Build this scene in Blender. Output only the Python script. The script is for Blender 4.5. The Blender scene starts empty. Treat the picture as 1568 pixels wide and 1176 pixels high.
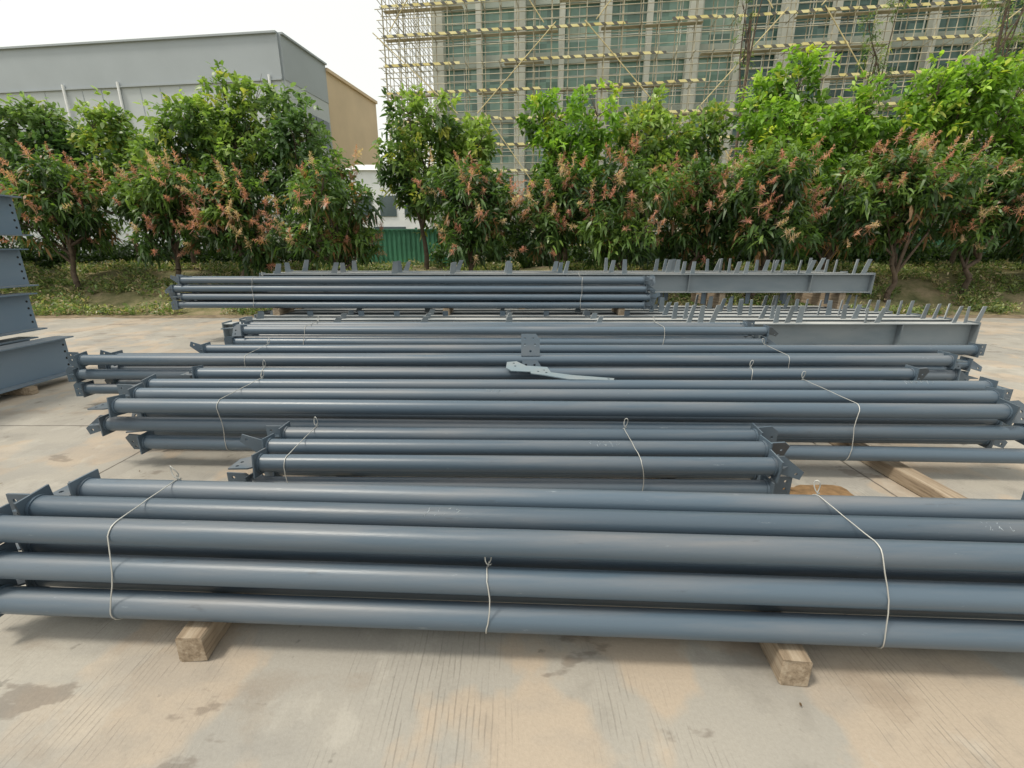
import bpy, math, random
import numpy as np
from mathutils import Vector, Matrix
random.seed(7); rng=np.random.default_rng(11)
scene=bpy.context.scene
col=scene.collection

# ---------------------------------------------------------------- materials
def newmat(name):
    m=bpy.data.materials.new(name); m.use_nodes=True
    nt=m.node_tree; b=nt.nodes['Principled BSDF']
    return m,nt,b
def ramp(nt,src,stops,interp='LINEAR'):
    r=nt.nodes.new('ShaderNodeValToRGB'); r.color_ramp.interpolation=interp
    e=r.color_ramp.elements
    while len(e)<len(stops): e.new(0.5)
    for i,(p,c) in enumerate(stops):
        e[i].position=p; e[i].color=c if len(c)==4 else (*c,1)
    nt.links.new(src,r.inputs[0]); return r.outputs[0]
def mixc(nt,fac,a,b,mode='MIX'):
    m=nt.nodes.new('ShaderNodeMix'); m.data_type='RGBA'; m.blend_type=mode
    for s,v in ((m.inputs[0],fac),(m.inputs[6],a),(m.inputs[7],b)):
        if hasattr(v,'is_linked'): nt.links.new(v,s)
        elif isinstance(v,(int,float)): s.default_value=v
        else: s.default_value=(*v,1) if len(v)==3 else v
    return m.outputs[2]
def math_(nt,op,a,b=None,c=None):
    m=nt.nodes.new('ShaderNodeMath'); m.operation=op
    for i,v in enumerate((a,b,c)):
        if v is None: continue
        if hasattr(v,'is_linked'): nt.links.new(v,m.inputs[i])
        else: m.inputs[i].default_value=v
    return m.outputs[0]
def coords(nt,scale=(1,1,1),kind='Object'):
    tc=nt.nodes.new('ShaderNodeTexCoord'); mp=nt.nodes.new('ShaderNodeMapping')
    mp.inputs['Scale'].default_value=scale
    nt.links.new(tc.outputs[kind],mp.inputs[0]); return mp.outputs[0]
def noise(nt,vec,scale,detail=4,rough=0.55):
    n=nt.nodes.new('ShaderNodeTexNoise'); n.inputs['Scale'].default_value=scale
    n.inputs['Detail'].default_value=detail; n.inputs['Roughness'].default_value=rough
    nt.links.new(vec,n.inputs['Vector']); return n.outputs['Fac']
def bump(nt,b,h,strength=0.3,dist=0.01):
    n=nt.nodes.new('ShaderNodeBump'); n.inputs['Strength'].default_value=strength
    n.inputs['Distance'].default_value=dist
    nt.links.new(h,n.inputs['Height']); nt.links.new(n.outputs[0],b.inputs['Normal'])

def mat_simple(name,c,rough=0.7,metal=0,var=0.25,scale=3,bmp=0.0):
    m,nt,b=newmat(name)
    v=coords(nt); n=noise(nt,v,scale,5)
    c0=tuple(x*(1-var) for x in c); c1=tuple(min(1,x*(1+var)) for x in c)
    nt.links.new(ramp(nt,n,[(0.3,c0),(0.7,c1)]),b.inputs['Base Color'])
    b.inputs['Roughness'].default_value=rough; b.inputs['Metallic'].default_value=metal
    if bmp: bump(nt,b,noise(nt,v,scale*8,4),bmp,0.01)
    return m

def mat_paint(name,c,dust=(0.33,0.28,0.235),dustlo=0.45,dusthi=0.75,dustamt=0.40,stretch=(0.5,6,6),rlo=.30,rhi=.52,scuff=.4):
    m,nt,b=newmat(name)
    g=nt.nodes.new('ShaderNodeNewGeometry')
    isl=g.outputs['Random Per Island']
    c0=tuple(x*0.76 for x in c); c1=tuple(x*1.24 for x in c)
    base=ramp(nt,isl,[(0,c0),(1,c1)])
    v=coords(nt,stretch)
    n=noise(nt,v,1.2,6,0.6)
    sx=nt.nodes.new('ShaderNodeSeparateXYZ'); nt.links.new(g.outputs['Normal'],sx.inputs[0])
    up=math_(nt,'MAXIMUM',sx.outputs[2],0.0)
    d=ramp(nt,n,[(dustlo,(0,0,0)),(dusthi,(1,1,1))])
    df=math_(nt,'MULTIPLY',math_(nt,'MULTIPLY_ADD',up,0.75,0.25),math_(nt,'MULTIPLY',d,dustamt))
    cc=mixc(nt,df,base,dust)
    v2=coords(nt,(3,14,14)); n2=noise(nt,v2,3.0,8,0.7)
    s=ramp(nt,n2,[(0.66,(0,0,0)),(0.72,(1,1,1))])
    cc=mixc(nt,math_(nt,'MULTIPLY',s,scuff),cc,(0.42,0.46,0.48))
    v3=coords(nt,(2,9,9)); n3=noise(nt,v3,2.2,6,0.7)
    s3=ramp(nt,n3,[(0.27,(1,1,1)),(0.36,(0,0,0))])
    cc=mixc(nt,math_(nt,'MULTIPLY',s3,.45),cc,(0.05,0.055,0.06))
    nt.links.new(cc,b.inputs['Base Color'])
    rr=ramp(nt,n,[(0.3,(rlo,)*3),(0.8,(rhi,)*3)])
    nt.links.new(rr,b.inputs['Roughness'])
    b.inputs['Specular IOR Level'].default_value=0.55
    bump(nt,b,noise(nt,coords(nt,(4,30,30)),6,3),0.12,0.004)
    return m
M_pipe=mat_paint('pipe_paint',(0.076,0.112,0.150))
M_plate=mat_paint('plate_paint',(0.078,0.11,0.142),dustamt=0.4,stretch=(3,3,3),rlo=.35,rhi=.6)
M_beam=mat_paint('beam_paint',(0.085,0.12,0.148),dust=(0.44,0.45,0.44),dustlo=0.25,dusthi=0.55,dustamt=.92,stretch=(0.6,2,2),rlo=.4,rhi=.7,scuff=.25)
M_bluebeam=mat_paint('blue_grey_beam_paint',(0.11,0.165,0.225),dust=(0.42,0.40,0.38),dustlo=0.3,dusthi=0.7,dustamt=0.55,stretch=(2,.6,2),rlo=.35,rhi=.6,scuff=.2)
M_galv=mat_paint('gusset_paint',(0.17,0.225,0.26),dustamt=0.35,stretch=(3,3,3),rlo=.45,rhi=.65)
M_wire=mat_simple('galvanised_wire',(0.50,0.50,0.47),0.45,0.3)
M_dark=mat_simple('dark_hole',(0.01,0.01,0.01),0.9)
M_chalk=mat_simple('chalk',(0.36,0.41,0.44),0.95,0,.4,60)

def mat_wood():
    m,nt,b=newmat('weathered_timber')
    v=coords(nt,(25,1.5,25)); n=noise(nt,v,1.5,6,0.65)
    c=ramp(nt,n,[(0.3,(0.15,0.11,0.07)),(0.5,(0.30,0.235,0.165)),(0.75,(0.45,0.38,0.29))])
    nt.links.new(c,b.inputs['Base Color']); b.inputs['Roughness'].default_value=0.9
    bump(nt,b,n,0.6,0.01); return m
M_wood=mat_wood()

def mat_concrete():
    m,nt,b=newmat('brushed_concrete')
    v=coords(nt)
    big=noise(nt,v,0.5,5,0.6)
    mid=noise(nt,v,2.3,7,0.65)
    fine=noise(nt,v,70,5,0.7)
    c=ramp(nt,big,[(0.3,(0.33,0.318,0.29)),(0.5,(0.39,0.368,0.325)),(0.7,(0.43,0.40,0.345))])
    def mask(scale,seed,lo,hi,det=8,r=.6,rot=0):
        mp=nt.nodes.new('ShaderNodeMapping'); mp.inputs['Location'].default_value=(seed,seed*1.7,0); mp.inputs['Scale'].default_value=scale
        mp.inputs['Rotation'].default_value=(0,0,rot)
        nt.links.new(v,mp.inputs[0]); return ramp(nt,noise(nt,mp.outputs[0],1.0,det,r),[(lo,(0,0,0)),(hi,(1,1,1))])
    tan=mask((1.15,1.0,1),3.1,.505,.54,5,.5,.6)
    c=mixc(nt,math_(nt,'MULTIPLY',tan,0.45),c,(0.54,0.41,0.285))
    tan2=mask((2.1,1.4,1),9.7,.54,.58)
    c=mixc(nt,math_(nt,'MULTIPLY',tan2,0.3),c,(0.53,0.505,0.45))
    grey=mask((.8,1.5,1),21.7,.50,.62)
    c=mixc(nt,math_(nt,'MULTIPLY',grey,0.4),c,(0.27,0.265,0.25))
    brn=mask((1.3,2.2,1),77.7,.58,.68,7)
    c=mixc(nt,math_(nt,'MULTIPLY',brn,0.4),c,(0.26,0.20,0.145))
    st=ramp(nt,mid,[(0.34,(1,1,1)),(0.46,(0,0,0))])
    c=mixc(nt,math_(nt,'MULTIPLY',st,0.35),c,(0.22,0.205,0.18))
    wet=mask((1.6,3.2,1),41.3,.62,.65,5)
    c=mixc(nt,math_(nt,'MULTIPLY',wet,0.5),c,(0.15,0.12,0.095))
    sp=mask((5.5,5.5,1),14.0,.67,.71,4)
    c=mixc(nt,math_(nt,'MULTIPLY',sp,0.5),c,(0.13,0.12,0.105))
    # tined broom finish: narrow, fairly evenly spaced grooves, patchy
    w=nt.nodes.new('ShaderNodeTexWave'); w.wave_type='BANDS'; w.bands_direction='X'
    w.inputs['Scale'].default_value=13; w.inputs['Distortion'].default_value=2.2
    w.inputs['Detail'].default_value=2; w.inputs['Detail Scale'].default_value=1.0
    nt.links.new(coords(nt,(1,0.35,1)),w.inputs['Vector'])
    gl=ramp(nt,w.outputs['Fac'],[(0.0,(1,1,1)),(0.22,(0,0,0))])
    gm=mask((1.6,1.1,1),55.0,.47,.60,6)
    brk=ramp(nt,noise(nt,coords(nt,(30,5,1)),1.0,4,.6),[(0.42,(0,0,0)),(0.56,(1,1,1))])
    groove=math_(nt,'MULTIPLY',math_(nt,'MULTIPLY',gl,gm),brk)
    c=mixc(nt,math_(nt,'MULTIPLY',groove,0.36),c,(0.17,0.155,0.135))
    c=mixc(nt,math_(nt,'MULTIPLY',fine,0.8),c,mixc(nt,1.0,c,(0.66,0.65,0.63),'MULTIPLY'))
    s=nt.nodes.new('ShaderNodeSeparateXYZ'); nt.links.new(v,s.inputs[0])
    wob=math_(nt,'MULTIPLY',math_(nt,'SUBTRACT',noise(nt,v,6,3),0.5),0.02)
    def joint(o,off,per,wid):
        a=math_(nt,'ADD',math_(nt,'ADD',o,off),wob)
        a=math_(nt,'PINGPONG',a,per/2)
        return math_(nt,'LESS_THAN',a,wid)
    j=math_(nt,'MAXIMUM',joint(s.outputs[0],3.25,6.0,0.008),joint(s.outputs[1],-4.27,5.0,0.008))
    c=mixc(nt,math_(nt,'MULTIPLY',j,0.8),c,(0.07,0.06,0.05))
    nt.links.new(c,b.inputs['Base Color'])
    nt.links.new(ramp(nt,mid,[(0.3,(0.6,)*3),(0.7,(0.9,)*3)]),b.inputs['Roughness'])
    h=math_(nt,'SUBTRACT',math_(nt,'MULTIPLY',fine,0.5),math_(nt,'MULTIPLY',groove,0.5))
    h=math_(nt,'SUBTRACT',h,j)
    bump(nt,b,h,0.5,0.006)
    return m
M_conc=mat_concrete()

def mat_soil():
    m,nt,b=newmat('weedy_soil'); v=coords(nt)
    c=ramp(nt,noise(nt,v,1.6,8,0.7),[(0.3,(0.08,0.095,0.035)),(0.48,(0.19,0.18,0.085)),(0.62,(0.31,0.25,0.15)),(0.8,(0.40,0.33,0.22))])
    nt.links.new(c,b.inputs['Base Color']); b.inputs['Roughness'].default_value=1
    bump(nt,b,noise(nt,v,9,8,0.7),0.9,0.08); return m
M_soil=mat_soil()

def mat_leaf():
    m,nt,b=newmat('leaves')
    a=nt.nodes.new('ShaderNodeAttribute'); a.attribute_name='Col'
    nt.links.new(a.outputs['Color'],b.inputs['Base Color'])
    b.inputs['Roughness'].default_value=0.4
    tr=nt.nodes.new('ShaderNodeBsdfTranslucent')
    tcol=mixc(nt,1.0,a.outputs['Color'],(1.65,1.75,0.8),'MULTIPLY')
    nt.links.new(tcol,tr.inputs['Color'])
    mx=nt.nodes.new('ShaderNodeMixShader'); mx.inputs[0].default_value=0.36
    nt.links.new(b.outputs[0],mx.inputs[1]); nt.links.new(tr.outputs[0],mx.inputs[2])
    out=[n for n in nt.nodes if n.type=='OUTPUT_MATERIAL'][0]
    nt.links.new(mx.outputs[0],out.inputs['Surface']); return m
M_leaf=mat_leaf()
M_bark=mat_simple('bark',(0.10,0.075,0.055),0.95,0,0.45,7,0.7)

# ---------------------------------------------------------------- mesh builder
class MB:
    def __init__(s): s.v=[]; s.f=[]; s.m=[]; s.sm=[]
    def add(s,vs,fs,mat=0,smooth=False):
        o=len(s.v); s.v+= [tuple(x) for x in vs]
        for f in fs: s.f.append(tuple(i+o for i in f)); s.m.append(mat); s.sm.append(smooth)
    def box(s,c,size,mat=0,rot=None):
        hx,hy,hz=[a/2 for a in size]; c=Vector(c)
        vs=[Vector((x,y,z)) for x in(-hx,hx) for y in(-hy,hy) for z in(-hz,hz)]
        if rot is not None: vs=[rot@v for v in vs]
        vs=[v+c for v in vs]
        s.add(vs,[(0,1,3,2),(4,6,7,5),(0,4,5,1),(2,3,7,6),(0,2,6,4),(1,5,7,3)],mat)
    def cyl(s,p0,p1,r0,r1=None,n=12,mat=0,caps=True,smooth=True):
        r1=r0 if r1 is None else r1
        p0=Vector(p0);p1=Vector(p1); d=(p1-p0).normalized()
        a=d.orthogonal().normalized(); b=d.cross(a)
        vs=[]
        for p,r in((p0,r0),(p1,r1)):
            for i in range(n):
                t=2*math.pi*i/n; vs.append(p+a*math.cos(t)*r+b*math.sin(t)*r)
        fs=[(i,(i+1)%n,n+(i+1)%n,n+i) for i in range(n)]
        s.add(vs,fs,mat,smooth)
        if caps:
            s.add(vs,[tuple(range(n-1,-1,-1)),tuple(range(n,2*n))],mat,False)
    def obj(s,name,mats,parent=None):
        me=bpy.data.meshes.new(name); me.from_pydata(s.v,[],s.f)
        for m in mats: me.materials.append(m)
        me.polygons.foreach_set('material_index',s.m); me.polygons.foreach_set('use_smooth',s.sm)
        me.update(); o=bpy.data.objects.new(name,me); col.objects.link(o)
        if parent: o.parent=parent
        return o
def empty(name,loc=(0,0,0)):
    e=bpy.data.objects.new(name,None); e.empty_display_size=0.2; e.location=loc; col.objects.link(e); return e

def plate_template(outline,holes,th=0.005,hr=0.011):
    cu=bpy.data.curves.new('t','CURVE'); cu.dimensions='2D'; cu.fill_mode='BOTH'; cu.extrude=th
    def sp(pts):
        s=cu.splines.new('POLY'); s.points.add(len(pts)-1)
        for p,q in zip(s.points,pts): p.co=(q[0],q[1],0,1)
        s.use_cyclic_u=True
    sp(outline)
    for h in holes: sp([(h[0]+hr*math.cos(t*math.pi/4),h[1]+hr*math.sin(t*math.pi/4)) for t in range(8)])
    o=bpy.data.objects.new('t',cu); col.objects.link(o)
    bpy.context.view_layer.update()
    me=bpy.data.meshes.new_from_object(o.evaluated_get(bpy.context.evaluated_depsgraph_get()))
    vs=[v.co.copy() for v in me.vertices]; fs=[tuple(p.vertices) for p in me.polygons]
    bpy.data.objects.remove(o); return vs,fs
FIN=plate_template([(0,-.065),(.03,-.085),(.15,-.09),(.15,.045),(.10,.085),(0,.075)],[(.11,-.055),(.11,0.0)])
FIN2=plate_template([(0,-.05),(.02,-.07),(.13,-.07),(.13,.07),(.02,.07),(0,.05)],[(.095,-.035),(.095,0.035)])
FIN3=plate_template([(0,-.04),(.17,-.095),(.19,-.04),(.05,.07),(0,.07)],[(.14,-.055)])

def hull(pts):
    pts=sorted(set(pts))
    def cr(o,a,b): return (a[0]-o[0])*(b[1]-o[1])-(a[1]-o[1])*(b[0]-o[0])
    lo=[];up=[]
    for p in pts:
        while len(lo)>1 and cr(lo[-2],lo[-1],p)<=0: lo.pop()
        lo.append(p)
    for p in reversed(pts):
        while len(up)>1 and cr(up[-2],up[-1],p)<=0: up.pop()
        up.append(p)
    return lo[:-1]+up[:-1]

def bundle(pipes,wires,r=0.057,cap=0.155,name='steel_pipe_bundle',wr=0.0026,seg=28,chalk=()):
    e=empty(name); mb=MB(); pl=MB()
    for (x0,y0,x1,y1,z) in pipes:
        p0=Vector((x0,y0,z)); p1=Vector((x1,y1,z+random.uniform(-.003,.003)))
        mb.cyl(p0,p1,r,n=seg)
        d=(p1-p0).normalized()
        for p,sg in((p0,-1),(p1,1)):
            yaw=math.atan2(d.y*sg,d.x*sg)
            R=Matrix.Rotation(yaw,3,'Z')
            roll=random.choice([0,0,math.pi/2,math.pi,0.5,-.4])
            mb.cyl(p-d*sg*0.012,p+d*sg*0.002,r+.006,n=seg)
            pl.box(p+d*sg*0.008,(0.010,cap,cap),0,R@Matrix.Rotation(random.choice([0,0,.12,-.1]),3,'X'))
            T=random.choice([FIN,FIN2,FIN3])
            RR=R@Matrix.Rotation(roll,3,'X')@Matrix.Rotation(math.pi/2,3,'X')
            pl.add([RR@v+p+d*sg*0.013 for v in T[0]],T[1],0)
            if random.random()<.5:
                RR=R@Matrix.Rotation(roll+math.pi/2,3,'X')@Matrix.Rotation(math.pi/2,3,'X')
                pl.add([RR@(v*0.62)+p+d*sg*0.013 for v in T[0]],T[1],0)
    mb.obj('pipes',[M_pipe],e); pl.obj('end_plates',[M_plate],e)
    cu=bpy.data.curves.new('binding_wire','CURVE'); cu.dimensions='3D'; cu.bevel_depth=wr; cu.bevel_resolution=1
    for wx,sel in wires:
        pts=[];
        for i,(x0,y0,x1,y1,z) in enumerate(pipes):
            if sel and i not in sel: continue
            if not(min(x0,x1)<wx<max(x0,x1)): continue
            t=(wx-x0)/(x1-x0); y=y0+(y1-y0)*t
            pts+=[(round(y+(r+.004)*math.cos(a*math.pi/10),4),round(z+(r+.004)*math.sin(a*math.pi/10),4)) for a in range(20)]
        h=hull(pts); hd=[]
        for i in range(len(h)):
            a=h[i]; b=h[(i+1)%len(h)]; L=math.dist(a,b); k=max(1,int(L/.05))
            for q in range(k): hd.append((a[0]+(b[0]-a[0])*q/k,a[1]+(b[1]-a[1])*q/k))
        s=cu.splines.new('POLY'); s.points.add(len(hd)-1); s.use_cyclic_u=True
        sl=random.uniform(-.07,.07); zc=sum(q[1] for q in hd)/len(hd); ph=random.uniform(0,6)
        for p,q in zip(s.points,hd): p.co=(wx+sl*(q[1]-zc)*1.2+.008*math.sin(q[1]*19+ph)+random.uniform(-.002,.002),q[0],q[1],1)
        top=max(hd,key=lambda q:q[1]+q[0]*.3); lean=random.uniform(-.03,.03)
        s=cu.splines.new('POLY'); s.points.add(15); tx=wx+sl*(top[1]-zc)*1.2
        for k,p in enumerate(s.points):
            a=-math.pi/2+2*math.pi*k/12; rr=.022
            zz=.044+rr*1.5*math.sin(a)-(.012*(k-12) if k>12 else 0)
            p.co=(tx+rr*.6*math.cos(a)+lean*zz/.05*.6,top[0]+.006*math.sin(k),top[1]+zz,1)
        s=cu.splines.new('POLY'); s.points.add(2)
        for p,q in zip(s.points,((0,0,-.002),(lean*.2,0,.012),(lean*.3+.006,0,.024))): p.co=(tx+q[0],top[0],top[1]+q[2],1)
    o=bpy.data.objects.new('binding_wire',cu); col.objects.link(o); o.parent=e
    cu.materials.append(M_wire)
    if chalk:
        cu=bpy.data.curves.new('chalk_marks','CURVE'); cu.dimensions='3D'; cu.bevel_depth=.0011; cu.bevel_resolution=0
        for (pi_,cx,nch) in chalk:
            x0,y0,x1,y1,z=pipes[pi_]
            for c in range(nch):
                s=cu.splines.new('POLY'); kk=random.randint(4,7); s.points.add(kk-1)
                for p in s.points:
                    x=cx+c*.045+random.uniform(-.016,.016); th=math.radians(118+random.uniform(-24,24)); t=(x-x0)/(x1-x0)
                    y=y0+(y1-y0)*t; p.co=(x,y+(r+.001)*math.cos(th),z+(r+.001)*math.sin(th),1)
        o=bpy.data.objects.new('chalk_marks',cu); col.objects.link(o); o.parent=e; cu.materials.append(M_chalk)
    return e

J=lambda a=.012: random.uniform(-a,a)
A=[]
for k in range(3):
    for j,(y,z) in enumerate(((1.575,.2),(1.605,.36),(1.64,.52))):
        yy=y+.172*k; x0=-2.27+J(.03)+.05*k; x1=2.40+J(.04)
        A.append((x0,yy-.047*x0,x1,yy-.047*x1,z))
bundle(A,[(-1.70,None),(1.47,None),(-.10,[0,1])],chalk=((5,-.38,4),(5,2.02,3)))
B=[]
for (y,z,x0,x1) in ((2.69,.2,-1.71,1.65),(2.94,.2,-1.66,1.7),(3.10,.2,-1.6,1.6),(2.68,.365,-1.63,1.67),(2.93,.365,-1.70,1.74),(3.10,.385,-1.66,1.76)):
    B.append((x0,y-.014*x0,x1,y-.014*x1,z))
bundle(B,[(-1.45,None),(.83,None)],chalk=((4,.55,5),))
C=[(-2.95,3.42,3.95,3.15,.2),(-3.1,3.7,3.9,3.5,.2),(-3.1,3.97,4.0,3.85,.2),
   (-3.2,3.40,3.84,3.2,.365),(-3.1,3.68,3.95,3.52,.365),(-3.2,3.95,4.1,3.86,.365),
   (-3.06,3.36,3.68,3.22,.53),(-3.12,3.64,3.95,3.57,.53),(-3.22,3.92,4.18,3.86,.53)]
bundle(C,[(-2.25,None),(2.55,None)],chalk=((8,3.45,6),(7,-.2,3)))
D=[(-3.05,4.30,3.86,4.28,.53),(-3.0,4.31,3.8,4.29,.365),(-3.1,4.3,3.9,4.28,.2),(-3.0,4.5,3.8,4.5,.2),(-3.0,4.5,3.8,4.5,.365)]
bundle(D,[(-2.4,None),(2.3,None)])
E=[(-4.70,4.88,4.75,4.84,.53),(-4.78,4.90,4.85,4.86,.365),(-4.72,4.88,4.8,4.84,.2),
   (-4.55,5.1,4.8,5.08,.2),(-4.6,5.1,5.0,5.08,.365),(-4.5,5.10,4.9,5.08,.50),
   (-3.62,5.33,5.45,5.30,.55),(-3.6,5.33,5.4,5.30,.385),(-3.6,5.33,5.4,5.3,.22)]
bundle(E,[(-2.9,None),(3.0,None)],chalk=((0,4.3,6),))
F=[]
for k in range(3):
    for j,z in enumerate((.28,.44,.60)):
        y=6.30+.2*k+.03*j; x0=-3.85+J(.12); x1=3.42+J(.12); F.append((x0,y,x1,y-.03,z))
bundle(F,[(-2.9,None),(2.1,None)],wr=.0035,seg=20)
G=[]
for k in range(3):
    for j,z in enumerate((.71,.855,1.0,1.145)):
        y=8.40+.16*k+.015*j; x0=-6.07+J(.15); x1=2.42+J(.08); G.append((x0,y+.06,x1,y-.02,z))
bundle(G,[(-4.7,None),(1.25,None)],cap=.14,wr=.0035,seg=20,chalk=((3,1.8,6),))

# ---------------------------------------------------------------- H beams
def hbeam(mb,p0,p1,h=.38,w=.2,tf=.014,tw=.010,endplate=True,n_stiff=6):
    p0=Vector(p0);p1=Vector(p1); L=(p1-p0).length; d=(p1-p0).normalized()
    R=Matrix.Rotation(math.atan2(d.y,d.x),3,'Z'); c=(p0+p1)/2
    def bx(off,size): mb.box(c+R@Vector(off),size,0,R)
    bx((0,0,h/2-tf/2),(L,w,tf)); bx((0,0,-h/2+tf/2),(L,w,tf)); bx((0,0,0),(L-.004,tw,h-2*tf-.002))
    if endplate:
        for s in(-1,1): bx((s*(L/2+.008),0,0),(.014,w+.02,h+.05))
    for i in range(n_stiff):
        x=-L/2+L*(i+.5)/n_stiff
        for s in(-1,1): bx((x,s*(w/4+tw/4),0),(.010,w/2-tw/2-.004,h-2*tf-.004))
def brackets(mb,y,z,xs,htf,wd=.12):
    for x in xs:
        x=x+J(.05); n=random.choice([2,2,3]) if x>2.5 else 1; ht=htf(x)*random.uniform(.85,1.1)
        for q in range(n):
            xx=x+q*.19; lean=random.uniform(-.05,.16)*ht/.24
            a=random.uniform(.15,.8)
            ca,sa=math.cos(a),math.sin(a); t=.006
            vs=[]
            for (u,v) in ((-wd/2,0),(wd/2,0),(wd/2+lean*.6,ht),(-wd/2+.03+lean*.6,ht)):
                vs.append((xx+u*ca,y+u*sa,z+v))
            nx,ny=-sa*t*2,ca*t*2
            vs+= [(a_+nx,b_+ny,c_) for a_,b_,c_ in vs]
            mb.add(vs,[(0,1,2,3),(7,6,5,4),(0,4,5,1),(1,5,6,2),(2,6,7,3),(3,7,4,0)],0)
def beam_stack(name,ys,z,h,x0,x1,brk,n,htf,w=.2):
    e=empty(name)
    for i,y in enumerate(ys):
        mb=MB(); a=x0+J(.08); b=x1+J(.06)-.12*i
        hbeam(mb,(a,y,z+h/2),(b,y,z+h/2),h,w,n_stiff=n)
        if brk: brackets(mb,y,z+h,np.linspace(a+.3,b-.35,brk),htf)
        mb.obj('h_beam_%d'%(i+1),[M_beam],e)
    return e
beam_stack('steel_h_beam_stack',[7.5,7.95,8.4,8.85,9.3,9.75],.15,.38,-4.7,7.6,9,5,lambda x:.26 if x>2.55 else .10,.24)
beam_stack('steel_h_beam_stack',[9.3,9.9,10.5],.86,.36,-4.9,7.15,11,5,lambda x:.26 if x>2 else .22)
e=empty('steel_bracket_row'); mb=MB()
for x in np.linspace(-4.4,6.3,14): 
    mb.box((x+J(.1),9.3,.745),(.11,.012,.225),0,Matrix.Rotation(.4,3,'Z'))
    mb.box((x+.3+J(.1),9.9,.745),(.11,.012,.225),0,Matrix.Rotation(.4,3,'Z'))
for x in np.linspace(-4.5,2.2,9):
    mb.box((x+J(.15),8.30,.575),(.10,.012,.085),0,Matrix.Rotation(.2,3,'Z'))
mb.obj('brackets',[M_plate],e)
# left girders
e=empty('steel_girder_stack')
k=1
for (x,z,ye) in ((-6.0,.1,6.05),(-6.42,.1,6.0),(-6.85,.1,5.9),(-7.25,.1,6.0),(-6.42,.66,6.15),(-6.85,.66,6.1),(-6.52,1.22,6.3),(-7.0,1.22,6.3),(-6.42,1.86,6.3),(-6.9,1.86,6.25)):
    mb=MB(); hbeam(mb,(x,0.6,z+.24),(x,ye,z+.24),.48,.26,.016,.012,False,0)
    for hz in(.10,.19,.28,.37):
        mb.cyl((x+.0062,ye-.05,z+hz),(x+.0075,ye-.05,z+hz),.015,n=10,mat=1)
    mb.obj('girder_%d'%k,[M_bluebeam,M_dark],e); k+=1
mb=MB()
for y in(1.2,5.3):
    mb.box((-6.6,y,.05),(1.6,.09,.09)); mb.box((-6.67,y,.62),(.7,.09,.075)); mb.box((-6.75,y,1.18),(.6,.09,.075))
    mb.box((-6.75,y,1.78),(.7,.09,.155),0)
mb.obj('packing_timbers',[M_wood],e)

# ---------------------------------------------------------------- timbers
def timber(x,y0,y1,w=.12,h=.138,z=0,yaw=0):
    mb=MB(); bv=.008; L=(y1-y0)
    pr=[(-w/2+bv,0),(w/2-bv,0),(w/2,bv),(w/2,h-bv),(w/2-bv,h),(-w/2+bv,h),(-w/2,h-bv),(-w/2,bv)]
    ns=6; vs=[]
    for i in range(ns+1):
        yy=-L/2+L*i/ns
        for (a,b) in pr: vs.append((a+J(.003),yy+(J(.006) if i in(0,ns) else 0),b+(J(.002) if b>bv else 0)))
    fs=[tuple(range(7,-1,-1)),tuple(range(ns*8,ns*8+8))]
    for i in range(ns):
        for k in range(8): fs.append((i*8+k,i*8+(k+1)%8,(i+1)*8+(k+1)%8,(i+1)*8+k))
    mb.add(vs,fs,0); o=mb.obj('timber_block',[M_wood]); o.location=(x,(y0+y1)/2,z); o.rotation_euler=(0,0,yaw)
timber(-1.38,1.54,2.15,w=.115,h=.13,yaw=.05); timber(1.17,1.43,2.05,w=.11,h=.13,yaw=-.10)
timber(-1.2,2.72,3.2); timber(1.1,2.72,3.2)
timber(2.97,2.6,4.1,w=.14,h=.10,yaw=.03); timber(-1.6,3.5,4.6); timber(3.3,4.3,5.4); timber(-3.2,4.9,5.5)
timber(0,3.35,4.6); timber(0.3,4.85,5.4)
for x in(-3.0,0,2.9): timber(x,6.25,6.9,h=.222)
for x in(-4.2,0.2,4.0,7.0): timber(x,7.5,10,h=.148)
for x in(-4.3,-1.2,2.0): timber(x,8.36,8.95,h=.12,z=.532)
for x in(-4.3,0.2,4.2,6.6): timber(x,9.25,10.7,h=.325,z=.532)

T=plate_template([(-.42,.10),(-.30,.13),(-.22,.06),(.0,-.02),(.40,-.10),(.38,-.15),(-.05,-.13),(-.28,-.02),(-.42,.03)],[(-.34,.08),(-.26,.05),(.34,-.12)],.005,.014)
T2=plate_template([(-.36,.14),(-.25,.17),(-.14,.05),(.10,.03),(.14,-.12),(-.30,-.10),(-.36,-.02)],[(-.28,.11),(-.26,.03),(.06,-.06)],.005,.014)
for TT,nm,loc,rot,s in ((T2,'gusset_plate',(.25,4.20,.612),(.16,.02,-.05),.85),(T,'gusset_plate',(.55,4.00,.602),(.10,.02,.05),.9)):
    mb=MB(); mb.add([v*s for v in TT[0]],TT[1],0); o=mb.obj(nm,[M_galv]); o.location=loc; o.rotation_euler=rot
T=plate_template([(-.10,-.12),(.10,-.12),(.10,.06),(.06,.12),(-.10,.12)],[(-.06,.07),(.03,.07),(-.06,.0),(.05,.0),(0,-.07)],.006,.013)
for loc in((.2,4.87,.70),(.21,4.72,.44)):
    mb=MB(); mb.add([Matrix.Rotation(math.pi/2-.35,3,'X')@v for v in T[0]],T[1],0); o=mb.obj('angle_bracket_plate',[M_plate]); o.location=loc

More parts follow.
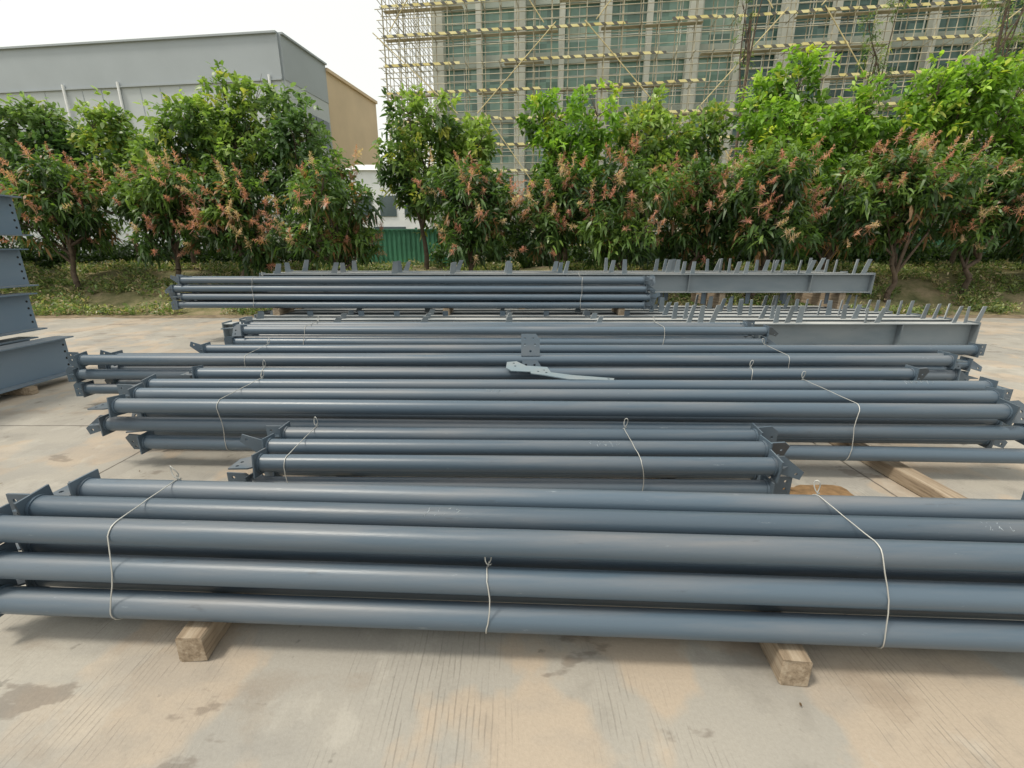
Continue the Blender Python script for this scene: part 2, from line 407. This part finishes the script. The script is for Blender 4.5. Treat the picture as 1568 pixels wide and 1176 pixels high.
# ---------------------------------------------------------------- ground
def grid(name,x0,x1,y0,y1,nx,ny,fz,mat):
    vs=[];fs=[]
    for j in range(ny+1):
        for i in range(nx+1):
            x=x0+(x1-x0)*i/nx; y=y0+(y1-y0)*j/ny; vs.append((x,y,fz(x,y)))
    for j in range(ny):
        for i in range(nx): a=j*(nx+1)+i; fs.append((a,a+1,a+nx+2,a+nx+1))
    mb=MB(); mb.add(vs,fs,0,True); return mb.obj(name,[mat])
grid('ground',-500,500,-300,900,20,20,lambda x,y:-.03,M_soil)
grid('concrete_yard',-45,45,-15,12.0,4,4,lambda x,y:0,M_conc)
from mathutils import noise as mn
def bank_z(x,y):
    t=max(0,min(1,(y-11.9)/3.0)); t=t*t*(3-2*t)
    return .015+1.0*t+ .12*t*mn.noise(Vector((x*.7,y*.7,0)))+.05*mn.noise(Vector((x*2.5,y*2.5,3)))*min(1,(y-11.9)*2)
grid('earth_bank',-45,45,11.9,26,260,60,bank_z,M_soil)
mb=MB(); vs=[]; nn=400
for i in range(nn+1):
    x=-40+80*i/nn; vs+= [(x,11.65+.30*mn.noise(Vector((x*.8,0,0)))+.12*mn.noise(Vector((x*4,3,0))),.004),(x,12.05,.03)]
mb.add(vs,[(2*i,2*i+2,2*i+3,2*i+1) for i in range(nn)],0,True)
mb.obj('dirt_shade_strip',[mat_simple('brown_dirt_shade',(0.20,0.155,0.10),.95,0,.4,5,.6)])  # dirt edge; the brown also paints in damp and shade at bank foot
mb=MB(); n=48; vs=[(0,0,.022)]
for ring,(rr,zz) in enumerate(((.5,.016),(1,.002))):
    for i in range(n):
        a=2*math.pi*i/n; k=rr*(1+.45*mn.noise(Vector((math.cos(a)*2,math.sin(a)*2,1))))
        vs.append((.32*k*math.cos(a),.25*k*math.sin(a),zz))
fs=[(0,1+i,1+(i+1)%n) for i in range(n)]+[(1+i,1+n+i,1+n+(i+1)%n,1+(i+1)%n) for i in range(n)]
mb.add(vs,fs,0,True)
o=mb.obj('spilled_sand',[mat_simple('wet_sand',(0.23,0.14,0.065),.95,0,.35,14,.6)]); o.location=(2.16,2.82,0.002)

# ---------------------------------------------------------------- foliage
def leaves_obj(name,P,Dr,L,W,C,parent=None,droop=.35):
    n=len(P)
    Dr=Dr/np.linalg.norm(Dr,axis=1,keepdims=True)
    up=np.tile(np.array([[0,0,1.]]),(n,1))+rng.normal(0,.45,(n,3))
    S=np.cross(Dr,up); S/=np.linalg.norm(S,axis=1,keepdims=True)+1e-6
    L=L[:,None];W=W[:,None]; z=np.array([[0,0,1.]])
    V=np.empty((n,6,3),dtype=np.float32)
    c1=P+Dr*L*.3-z*droop*L*.06; c2=P+Dr*L*.68-z*droop*L*.32; c3=P+Dr*L-z*droop*L*.8
    V[:,0]=P; V[:,1]=c1-S*W*.5; V[:,2]=c1+S*W*.5; V[:,3]=c2+S*W*.42; V[:,4]=c2-S*W*.42; V[:,5]=c3
    base=(np.arange(n)*6)[:,None]
    loops=(base+np.array([[0,2,1,1,2,3,4,4,3,5]])).astype(np.int32).ravel()
    starts=((np.arange(n)*10)[:,None]+np.array([[0,3,7]])).astype(np.int32).ravel()
    me=bpy.data.meshes.new(name); me.vertices.add(n*6); me.vertices.foreach_set('co',V.ravel())
    me.loops.add(n*10); me.loops.foreach_set('vertex_index',loops)
    me.polygons.add(n*3); me.polygons.foreach_set('loop_start',starts)
    me.update(calc_edges=True)
    ca=me.color_attributes.new('Col','FLOAT_COLOR','POINT')
    cc=np.ones((n,6,4),dtype=np.float32); cc[:,:,:3]=C[:,None,:]
    ca.data.foreach_set('color',cc.ravel())
    me.materials.append(M_leaf)
    o=bpy.data.objects.new(name,me); col.objects.link(o)
    if parent: o.parent=parent
    return o
def rdir(n):
    v=rng.normal(0,1,(n,3)); return v/np.linalg.norm(v,axis=1,keepdims=True)

def tree(name,x,y,zb,crown,trunk_h,trunk_r,nclust,per,leafL,leafW,pal,flowers=0,spread=.85,droop=.4,gap=0,lift=.12):
    e=empty(name,(x,y,zb))
    mb=MB()
    nseg=5; pts=[Vector((0,0,-.15))]
    for i in range(1,nseg+1): pts.append(Vector((J(.09)*i*.5,J(.07)*i*.5,trunk_h*i/nseg)))
    for i in range(nseg):
        r0=trunk_r*(1-.09*i); r1=trunk_r*(1-.09*(i+1)); mb.cyl(pts[i],pts[i+1],r0,r1,9,caps=False)
    for (cx,cy,cz,rx,ry,rz) in crown:
        c=Vector((cx,cy,cz)); st=pts[random.choice([3,4,5])]
        mid=(st+c)/2+Vector((J(.15),J(.15),-.1))
        mb.cyl(st,mid,trunk_r*.5,trunk_r*.33,7,caps=False); mb.cyl(mid,c,trunk_r*.33,trunk_r*.16,7,caps=False)
        for q in range(7):
            d=Vector(rdir(1)[0]); 
            if d.z<-.3: d.z*=-1
            en=c+Vector((d.x*rx,d.y*ry,d.z*rz))*.85
            mb.cyl(c,en,trunk_r*.15,trunk_r*.04,5,caps=False)
    mb.obj('trunk_and_limbs',[M_bark],e)
    vol=np.array([c[3]*c[4]+c[3]*c[5] for c in crown]); vol=vol/vol.sum()
    cnt=rng.multinomial(nclust,vol)
    Pc=[];Oc=[]
    for c,k in zip(crown,cnt):
        d=rdir(k); rr=rng.uniform(0.15,1,(k,1))**.35
        lump=np.array([1+.32*mn.noise(Vector(tuple(v*1.9+np.array([c[0]*3+x,c[1],c[2]])))) for v in d])[:,None]
        p=np.array(c[:3])+d*rr*lump*np.array(c[3:6]); Pc.append(p); Oc.append(d*rr)
    Pc=np.concatenate(Pc);Oc=np.concatenate(Oc)
    if gap:
        keep=np.array([mn.noise(Vector(tuple(p*1.3+np.array([x,0,7.])))) for p in Pc])>-gap
        Pc=Pc[keep];Oc=Oc[keep]
    K=len(Pc)
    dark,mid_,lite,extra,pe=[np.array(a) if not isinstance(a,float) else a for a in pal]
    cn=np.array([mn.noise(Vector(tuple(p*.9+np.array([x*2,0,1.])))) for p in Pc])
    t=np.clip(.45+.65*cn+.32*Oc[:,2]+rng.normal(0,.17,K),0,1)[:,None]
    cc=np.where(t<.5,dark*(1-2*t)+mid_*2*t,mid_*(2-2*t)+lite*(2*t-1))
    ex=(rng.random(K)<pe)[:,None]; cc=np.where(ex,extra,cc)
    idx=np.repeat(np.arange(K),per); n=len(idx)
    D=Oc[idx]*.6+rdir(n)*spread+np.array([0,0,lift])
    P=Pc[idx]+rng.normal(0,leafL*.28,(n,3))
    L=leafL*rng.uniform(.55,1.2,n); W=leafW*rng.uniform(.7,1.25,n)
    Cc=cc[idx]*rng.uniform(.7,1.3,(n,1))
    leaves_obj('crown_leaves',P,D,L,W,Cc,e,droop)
    if flowers:
        surf=[i for i in range(K) if Oc[i][1]<.3 and Oc[i][2]>-.8 and np.linalg.norm(Oc[i])>.7]
        w=np.array([math.exp(3.0*mn.noise(Vector(tuple(Pc[i]*1.0+np.array([x,3.,0])))) ) for i in surf]); w/=w.sum()
        ch=rng.choice(surf,size=min(flowers,len(surf)),replace=False,p=w)
        m=64; idx=np.repeat(ch,m); n=len(idx)
        ax=Oc[idx]*.6+np.array([0,-.25,.45])+rdir(len(ch)).repeat(m,axis=0)*.35; ax/=np.linalg.norm(ax,axis=1,keepdims=True)
        h=rng.uniform(0,.34,(n,1))
        off=Oc[idx]*.2+np.array([0,-.08,.02])
        P=Pc[idx]+off+ax*h; D=ax*.3+rdir(n)
        L=(.17*(1-h[:,0]/.46))*rng.uniform(.5,1.3,n); W=np.full(n,.012)*rng.uniform(.6,1.6,n)
        pal2=np.array([[.56,.31,.25],[.50,.24,.20],[.55,.41,.29],[.40,.20,.16]])
        base=pal2[rng.integers(0,4,len(ch))]
        Cc=np.repeat(base,m,axis=0)*rng.uniform(.8,1.25,(n,1))
        leaves_obj('flower_panicles',P,D,L,W,Cc,e,.1)
    return e

MANGO=((.026,.056,.022),(.075,.145,.040),(.165,.26,.06),(.27,.16,.08),.07)
BRIGHT=((.06,.125,.022),(.18,.33,.05),(.34,.50,.085),(.40,.46,.07),.08)
MIDG=((.05,.10,.034),(.15,.25,.065),(.30,.41,.11),(.40,.42,.10),.08)
DARKG=((.042,.088,.038),(.115,.205,.075),(.22,.32,.13),(.28,.33,.11),.05)
PX=lambda px,Y,yy=-330: (px-784)/(671-.284*yy)*Y
def lobes(R,H,n,cz,seed,bot=-.75):
    rs=random.Random(seed); out=[(0,0,cz,R*.75,R*.7,H*.8)]
    for i in range(n):
        a=2*math.pi*(i+rs.random()*.6)/n; rr=R*rs.uniform(.42,.72); zz=cz+H*rs.uniform(bot,.6)
        q=rs.uniform(.36,.55); out.append((rr*math.cos(a),rr*math.sin(a)*.8,zz,R*q,R*q,H*q*rs.uniform(.7,1.0)))
    out.append((rs.uniform(-.3,.3),0,cz+H*.55,R*.45,R*.45,H*.42))
    return out
mangos=[(-260,13.4,4.0,1.5),(-110,13.2,4.2,1.5),(70,13.4,4.1,1.3),(240,13.6,3.9,1.15),(345,13.2,3.7,1.0),(495,13.0,4.0,1.35),(725,13.1,4.05,1.30),(850,13.5,3.7,1.15),(960,12.9,4.1,1.35),
        (1075,13.4,4.0,1.2),(1180,12.9,4.25,1.4),(1295,13.4,4.1,1.3),(1405,12.9,4.2,1.3),(1525,13.2,4.2,1.35),(1660,13.2,4.0,1.5),(1830,13.4,4.1,1.5)]
for i,(px,Y,top,R) in enumerate(mangos):
    x=PX(px,Y); zb=bank_z(x,Y); cb=(1.5 if i%3 else 1.3)
    if px<300 or px>1350: cb+=.4
    H=(top-cb)/2; cz=(top+cb)/2-zb
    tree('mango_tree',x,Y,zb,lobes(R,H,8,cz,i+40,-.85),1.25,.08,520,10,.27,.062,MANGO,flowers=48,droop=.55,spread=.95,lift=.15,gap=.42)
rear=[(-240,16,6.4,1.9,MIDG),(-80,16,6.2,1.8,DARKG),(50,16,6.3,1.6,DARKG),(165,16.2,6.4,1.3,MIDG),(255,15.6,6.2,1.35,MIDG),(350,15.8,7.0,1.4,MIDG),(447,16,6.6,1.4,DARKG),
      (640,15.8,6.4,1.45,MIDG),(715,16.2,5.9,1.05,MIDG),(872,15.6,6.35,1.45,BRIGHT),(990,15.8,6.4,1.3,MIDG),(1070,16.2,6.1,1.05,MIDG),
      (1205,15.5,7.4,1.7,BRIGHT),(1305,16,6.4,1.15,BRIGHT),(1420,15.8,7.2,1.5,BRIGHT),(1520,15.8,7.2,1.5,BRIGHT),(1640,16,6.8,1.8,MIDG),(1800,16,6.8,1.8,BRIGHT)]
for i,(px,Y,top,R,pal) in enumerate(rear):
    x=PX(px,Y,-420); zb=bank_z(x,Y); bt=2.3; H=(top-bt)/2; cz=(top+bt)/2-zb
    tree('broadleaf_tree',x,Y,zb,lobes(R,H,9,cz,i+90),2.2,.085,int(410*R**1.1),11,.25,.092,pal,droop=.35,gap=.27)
for (px,Y,top,R,n) in ((1540,24,13.6,1.9,330),(1345,24,11.2,1.1,190),(1640,25,13,2,300),(1150,26,13.8,.8,70)):
    x=PX(px,Y,-540); 
    cr=[(J(R*.6),J(R*.5),top-k*1.05,R*(.35+.1*k),R*.4,.75) for k in range(5)]
    tree('eucalyptus_tree',x,Y,.9,cr,top-2.2,.09,n,9,.17,.03,MIDG,droop=.6,spread=.9)

Pk=[];Ck=[]
xx=-26.0
while xx<27:
    Y=17.3+J(.4); pxx=xx/Y*735+784
    if not (570<pxx<680):
        h=random.uniform(.6,1.1) if (pxx<440 or pxx>1250) else random.uniform(1.0,1.7)
        k=150; d=rdir(k); d[:,2]=np.abs(d[:,2]); rr=rng.uniform(.2,1,(k,1))**.35
        Pk.append(np.array([xx,Y,bank_z(xx,Y)])+d*rr*np.array([1.0,.8,h])); 
        t=rng.random((k,1)); Ck.append(np.array([.03,.065,.02])*(1-t)+np.array([.12,.20,.06])*t)
    xx+=random.uniform(.8,1.2)
Pk=np.concatenate(Pk);Ck=np.concatenate(Ck); idx=np.repeat(np.arange(len(Pk)),8); n=len(idx)
leaves_obj('hedge',Pk[idx]+rng.normal(0,.08,(n,3)),rdir(n)+np.array([0,-.2,.3]),.2*rng.uniform(.6,1.2,n),.08*rng.uniform(.6,1.2,n),Ck[idx]*rng.uniform(.7,1.3,(n,1)),None,.4)

n=21000
x=rng.uniform(-24,24,n); y=11.95+rng.random(n)**1.1*5.0
z=np.array([bank_z(a,b) for a,b in zip(x,y)])
dens=np.array([mn.noise(Vector((a*.55,b*.9,5))) for a,b in zip(x,y)])
keep=dens>-.10; x,y,z=x[keep],y[keep],z[keep]; k=len(x); per=7
idx=np.repeat(np.arange(k),per); P=np.stack([x,y,z],1)[idx]+rng.normal(0,.05,(k*per,3)); P[:,2]=np.maximum(P[:,2],z[idx]-.02)+rng.uniform(0,.16,k*per)
D=rdir(k*per)*.8+np.array([0,0,.8])
tn=rng.random((k,1)); cw=np.where(tn<.5,np.array([.16,.24,.08])*(0.6+tn),np.where(tn<.78,np.array([.29,.34,.14]),np.array([.45,.38,.25])))
leaves_obj('weeds',P,D,rng.uniform(.06,.19,k*per),rng.uniform(.015,.055,k*per),cw[idx]*rng.uniform(.7,1.3,(k*per,1)),None,.4)
n=70; P=np.stack([rng.uniform(-6,6,n),rng.uniform(.6,8,n),np.full(n,.012)],1); D=rng.normal(0,1,(n,3)); D[:,2]=.04
leaves_obj('fallen_leaves',P,D,rng.uniform(.012,.03,n),rng.uniform(.006,.012,n),np.tile(np.array([[.12,.08,.05]]),(n,1)),None,.02)

# ---------------------------------------------------------------- fence
M_fence=mat_simple('green_sheet',(.07,.24,.15),.5,0,.3,1.5)
for fx0,fx1 in((-6.2,-2.2),(10.5,30)):
    e=empty('green_sheet_fence'); mb=MB()
    xx=fx0; vs=[]
    while xx<fx1:
        for (dx,dy) in((0,0),(.06,.0),(.09,.035),(.15,.035),(.18,0)): vs.append((xx+dx,19+dy)); 
        xx+=.19
    V=[(a,b,.8) for a,b in vs]+[(a,b,2.4) for a,b in vs]; m=len(vs)
    mb.add(V,[(i,i+1,m+i+1,m+i) for i in range(m-1)],0); mb.obj('sheets',[M_fence],e)
    mb=MB()
    for x in np.arange(fx0,fx1,2.4): mb.box((x,19.1,1.45),(.08,.08,2.1),0)
    mb.box(((fx0+fx1)/2,18.985,2.42),(fx1-fx0,.05,.05),0); mb.obj('posts_and_rail',[M_fence],e)

# ---------------------------------------------------------------- white van behind the trees
M_white=mat_simple('white_paint',(.75,.77,.78),.35,0,.05); M_tyre=mat_simple('tyre',(.02,.02,.02),.9); M_glassd=mat_simple('vehicle_glass',(.03,.05,.06),.08,0,.1)
e=empty('parked_van',(-9.3,18.6,bank_z(-9.3,18.6))); mb=MB()
prof=[(-2.2,.35),(2.0,.35),(2.25,.5),(2.3,.95),(1.75,1.15),(1.15,1.95),(-2.1,2.0),(-2.25,1.8)]
V=[(a,-.85,b) for a,b in prof]+[(a,.85,b) for a,b in prof]; k=len(prof)
mb.add(V,[tuple(range(k)),tuple(range(2*k-1,k-1,-1))]+[(i,k+i,k+(i+1)%k,(i+1)%k) for i in range(k)],0); mb.obj('body',[M_white],e)
mb=MB()
for a,b in((-1.9,-.9),(-.75,.1),(.25,1.1)): mb.box(((a+b)/2,-.853,1.5),(b-a,.01,.5),0)
mb.obj('windows',[M_glassd],e)
mb=MB()
for a in(-1.4,1.4):
    for s in(-1,1): mb.cyl((a,s*.88,.33),(a,s*.68,.33),.33,n=20)
mb.obj('wheels',[M_tyre],e)

# ---------------------------------------------------------------- grey factory on the left
M_clad=mat_simple('grey_cladding',(.33,.37,.40),.6,0,.05,.3); M_clad2=mat_simple('light_grey_cladding',(.44,.48,.50),.6,0,.05,.3)
M_beige=mat_simple('beige_render',(.60,.47,.32),.8,0,.06,.4); M_win=mat_simple('factory_glass',(.08,.11,.12),.15,0,.2,.5)
e=empty('grey_factory_building')
def wall(mb,a,b,z0,z1,off=0,mat=0,th=.3):
    a=Vector((*a,0));b=Vector((*b,0)); d=(b-a); L=d.length; d.normalize(); nrm=Vector((d.y,-d.x,0))
    c=(a+b)/2+nrm*off; R=Matrix.Rotation(math.atan2(d.y,d.x),3,'Z'); mb.box((c.x,c.y,(z0+z1)/2),(L,th,z1-z0),mat,R)
P0=(-75,52.0);P1=(-19.6,45);P2=(-18.5,51.8);P3=(-16.6,62.5)
mb=MB(); wall(mb,P0,P1,0,15.6); wall(mb,P1,P2,0,15.6); mb.obj('walls',[M_clad2],e)
mb=MB(); wall(mb,P0,P1,15.6,18.9,.05); wall(mb,P1,P2,15.6,18.9,.05); 
wall(mb,P0,P1,18.9,19.05,.1,th=.6); wall(mb,P1,P2,18.9,19.05,.1,th=.6); wall(mb,P0,P1,15.5,15.62,.12,th=.4); mb.obj('parapet',[M_clad],e)
mb=MB(); wall(mb,P2,P3,0,18.4,.02); wall(mb,P2,P3,18.4,18.7,.1,th=.6); mb.obj('beige_wing_walls',[M_beige],e)
mb=MB(); 
V=[(*P0,18.3),(*P1,18.3),(*P2,18.3),(*P3,18.3),(-70,75,18.3)]; mb.add(V,[(0,1,2,3,4)],0); mb.obj('roof',[M_clad],e)
mb=MB(); sl=MB()
d=Vector((P2[0]-P1[0],P2[1]-P1[1]));
for s0,s1 in((.45,.6),(.62,.77),(.79,.95)):
    for z in(5.5,11.2): wall(mb,tuple(Vector(P1)+d*s0),tuple(Vector(P1)+d*s1),z,z+2.6,.08,th=.32)
d=Vector((P1[0]-P0[0],P1[1]-P0[1]))
for s0 in np.arange(.05,.95,.09): wall(mb,tuple(Vector(P0)+d*s0),tuple(Vector(P0)+d*(s0+.06)),8,10.2,.08,th=.32)
mb.obj('windows',[M_win],e)
for s0 in np.arange(.02,1,.035): wall(sl,tuple(Vector(P0)+d*s0),tuple(Vector(P0)+d*(s0+.0008)),0,15.4,.02,th=.32)
sl.obj('panel_joints',[M_clad],e)
mb=MB()
for s0 in(.62,.72,.98): 
    q=Vector(P0)+d*s0; mb.cyl((q.x,q.y-.35,0),(q.x,q.y-.35,15.9),.11,n=8)
mb.obj('downpipes',[M_white],e)

e=empty('white_workshop',(-7.6,33,0)); mb=MB(); mb.box((0,0,3.1),(5,6,6.2),0); 
mb.add([(-2.7,-3.2,6.2),(2.7,-3.2,6.2),(2.7,3.2,6.2),(-2.7,3.2,6.2),(-2.7,0,7),(2.7,0,7)],[(0,1,5,4),(3,4,5,2),(0,4,3),(1,2,5),(0,3,2,1)],0); mb.obj('walls_and_roof',[M_white],e)
mb=MB(); 
for a in(-1.5,0,1.5): mb.box((a,-3.02,4.2),(1,.06,1.2),0)
mb.box((0,-3.02,1.5),(2,.06,3),0); mb.obj('windows_and_door',[M_win],e)

# ---------------------------------------------------------------- building under construction with scaffold
M_bwall=mat_simple('grey_facade',(.40,.45,.41),.8,0,.15,.5); M_bcol=mat_simple('pale_column',(.60,.62,.57),.7,0,.08,.5)
def mat_glass():
    m,nt,b=newmat('teal_glass'); v=coords(nt,(1,1,1))
    n=nt.nodes.new('ShaderNodeTexWhiteNoise'); sn=nt.nodes.new('ShaderNodeVectorMath'); sn.operation='SNAP'; sn.inputs[1].default_value=(1.5,50,1.3)
    nt.links.new(v,sn.inputs[0]); nt.links.new(sn.outputs[0],n.inputs[0])
    c=ramp(nt,n.outputs[0],[(0,(.12,.20,.17)),(.4,(.19,.32,.27)),(.8,(.26,.40,.34)),(1,(.40,.49,.43))])
    s=nt.nodes.new('ShaderNodeSeparateXYZ'); nt.links.new(v,s.inputs[0])
    k=ramp(nt,math_(nt,'DIVIDE',s.outputs[0],60.0),[(.43,(1,1,1)),(.435,(.32,.42,.44))])
    c=mixc(nt,1.0,c,k,'MULTIPLY')
    nt.links.new(c,b.inputs['Base Color']); b.inputs['Roughness'].default_value=.15; return m
M_tglass=mat_glass()
yawb=math.atan2(34.0-40.0,46.0)
e=empty('scaffolded_building',(-9.6,40,0)); e.rotation_euler=(0,0,yawb)
LB=62; HB=24; x0b=3.2
wl=MB(); cl=MB(); gl=MB(); mu=MB()
fl=3.9
for k in range(7):
    z=k*fl
    wl.box(((x0b+LB)/2,2.6+.3,z+.2),(LB-x0b,.6,.8),0)
    gl.box(((x0b+LB)/2,3.0,z+.6+(fl-.8)/2),(LB-x0b-.2,.1,fl-.82),0)
    for x in np.arange(x0b+.75,LB,1.5): mu.box((x,2.92,z+.6+(fl-.8)/2),(.06,.12,fl-.84),0)
    mu.box(((x0b+LB)/2,2.93,z+1.6),(LB-x0b-.2,.10,.07),0)
    mu.box(((x0b+LB)/2,2.93,z+2.9),(LB-x0b-.2,.10,.07),0)
for x in np.arange(x0b+.4,LB,6.4):
    cl.box((x,2.45,HB/2+1.5),(.85,.9,HB+3),0)
for x in np.arange(x0b+3.6,LB,6.4):
    cl.box((x,2.5,HB/2+1.5),(.4,.7,HB+3),0)
for k in range(7):
    z=k*fl; wl.box((x0b-.1,10,z+.5),(.3,14,1.0),0); wl.box((x0b-.1,10,z+fl-.15),(.3,14,.3),0); gl.box((x0b,10,z+2.3),(.1,13.8,fl-1.3),0)
for y in(3.6,8,12.5,17): cl.box((x0b-.15,y,HB/2+1.5),(.5,.7,HB+3),0)
wl.box(((x0b+LB)/2,10,HB+3.4),(LB-x0b,14.5,.3),0)
wl.obj('walls',[M_bwall],e); cl.obj('columns',[M_bcol],e); gl.obj('glazing',[M_tglass],e); mu.obj('mullions',[M_bcol],e)
M_pole=mat_simple('scaffold_tube',(.42,.39,.29),.6,0,.4,1.0); M_board=mat_simple('scaffold_board',(.45,.40,.30),.9,0,.3,1.0)
def mat_stripe():
    m,nt,b=newmat('yellow_black_guard'); v=coords(nt); s=nt.nodes.new('ShaderNodeSeparateXYZ'); nt.links.new(v,s.inputs[0])
    a=math_(nt,'ADD',s.outputs[0],s.outputs[2]); f=math_(nt,'FRACT',math_(nt,'MULTIPLY',a,1.25)); k=math_(nt,'LESS_THAN',f,.38)
    nn=noise(nt,v,.5,3)
    ye=ramp(nt,nn,[(.35,(.62,.53,.20)),(.65,(.76,.70,.38))])
    nt.links.new(mixc(nt,k,ye,(.10,.10,.085)),b.inputs['Base Color']); return m  # black lifted toward grey, painting distance haze into the stripes
M_str=mat_stripe()
po=MB(); gu=MB(); bo=MB(); di=MB()
lift=1.85; nl=13
xs=np.arange(0,LB,1.25)
for x in xs:
    for y in(0,1.0): po.cyl((x+J(.08),y,0),(x+J(.10),y,HB+1.2+J(.6)),.034,n=5,caps=False)
for k in range(1,nl+1):
    z=k*lift+J(.06)
    for y in(-.05,1.05): po.cyl((-.5,y,z),(LB,y,z+J(.1)),.032,n=5,caps=False)
    po.cyl((-.4,-.05,z+1.15),(LB,-.05,z+1.15+J(.08)),.03,n=5,caps=False)
    po.cyl((-.4,-.05,z+.65),(LB,-.05,z+.65+J(.08)),.024,n=5,caps=False)
    x=0
    while x<LB:
        w=random.uniform(2.8,3.1)
        if random.random()<.90: gu.box((x+w/2,-.12,z+.10+J(.04)),(w-.03,.02,.17),0,Matrix.Rotation(J(.012),3,'Y'))
        x+=w
    x=0
    while x<LB:
        w=random.choice([3,3,4])
        if random.random()<.5: bo.box((x+w/2,.6,z+.06),(w-.05,.5,.04),0)
        x+=w
    for x in xs: po.cyl((x,-.35,z+.02),(x,1.5,z+.02),.028,n=5,caps=False)
for x in np.arange(0,LB-8,7.5):
    for k in range(0,nl-2,3):
        s=1 if (int(x/7.5)+k)%2 else -1; a,b=(x,x+5.0) if s>0 else (x+5.0,x)
        a+=J(.8); b+=J(.8)
        di.cyl((a,-.16,k*lift+.4),(b,-.16,(k+3)*lift+.4),.038,n=5,caps=False)
for y in np.arange(1,16,1.5):
    for x in(-.3,.9): po.cyl((x,y,0),(x,y,HB+1),.034,n=5,caps=False)
for k in range(1,nl+1):
    z=k*lift
    for dz in(0,.65,1.15):
        for x in(-.3,.9): po.cyl((x,0,z+dz),(x,16,z+dz),.028,n=5,caps=False)
po.obj('scaffold_tubes',[M_pole],e); gu.obj('striped_toe_boards',[M_str],e); bo.obj('scaffold_decks',[M_board],e); di.obj('diagonal_braces',[mat_simple('brace_yellow',(.56,.48,.26),.6)],e)

# ---------------------------------------------------------------- light, sky, camera
w=bpy.data.worlds.new('World'); scene.world=w; w.use_nodes=True; nt=w.node_tree
bg=nt.nodes['Background']; sky=nt.nodes.new('ShaderNodeTexSky'); sky.sky_type='NISHITA'; sky.sun_disc=False
el=math.radians(62); az=math.radians(-112)
sky.sun_elevation=el; sky.sun_rotation=az; sky.dust_density=6; sky.air_density=1.0; sky.ozone_density=1
c=mixc(nt,.68,sky.outputs[0],(10.2,10.2,9.3)); nt.links.new(c,bg.inputs[0]); bg.inputs[1].default_value=.133
sv=Vector((math.sin(az)*math.cos(el),math.cos(az)*math.cos(el),math.sin(el)))
L=bpy.data.lights.new('sun','SUN'); L.energy=2.4; L.angle=math.radians(10); L.color=(1,.93,.80)
lo=bpy.data.objects.new('sun',L); col.objects.link(lo); lo.rotation_euler=(-sv).to_track_quat('-Z','Y').to_euler(); lo.location=(0,0,30)
cam=bpy.data.cameras.new('camera'); co=bpy.data.objects.new('camera',cam); col.objects.link(co)
co.location=(0,0,1.7); co.rotation_euler=(math.radians(90-16.5),0,0); cam.sensor_width=36; cam.lens=16.07; cam.clip_end=2000; cam.clip_start=.05
scene.camera=co
scene.view_settings.view_transform='Standard'; scene.view_settings.look='None'; scene.view_settings.exposure=0
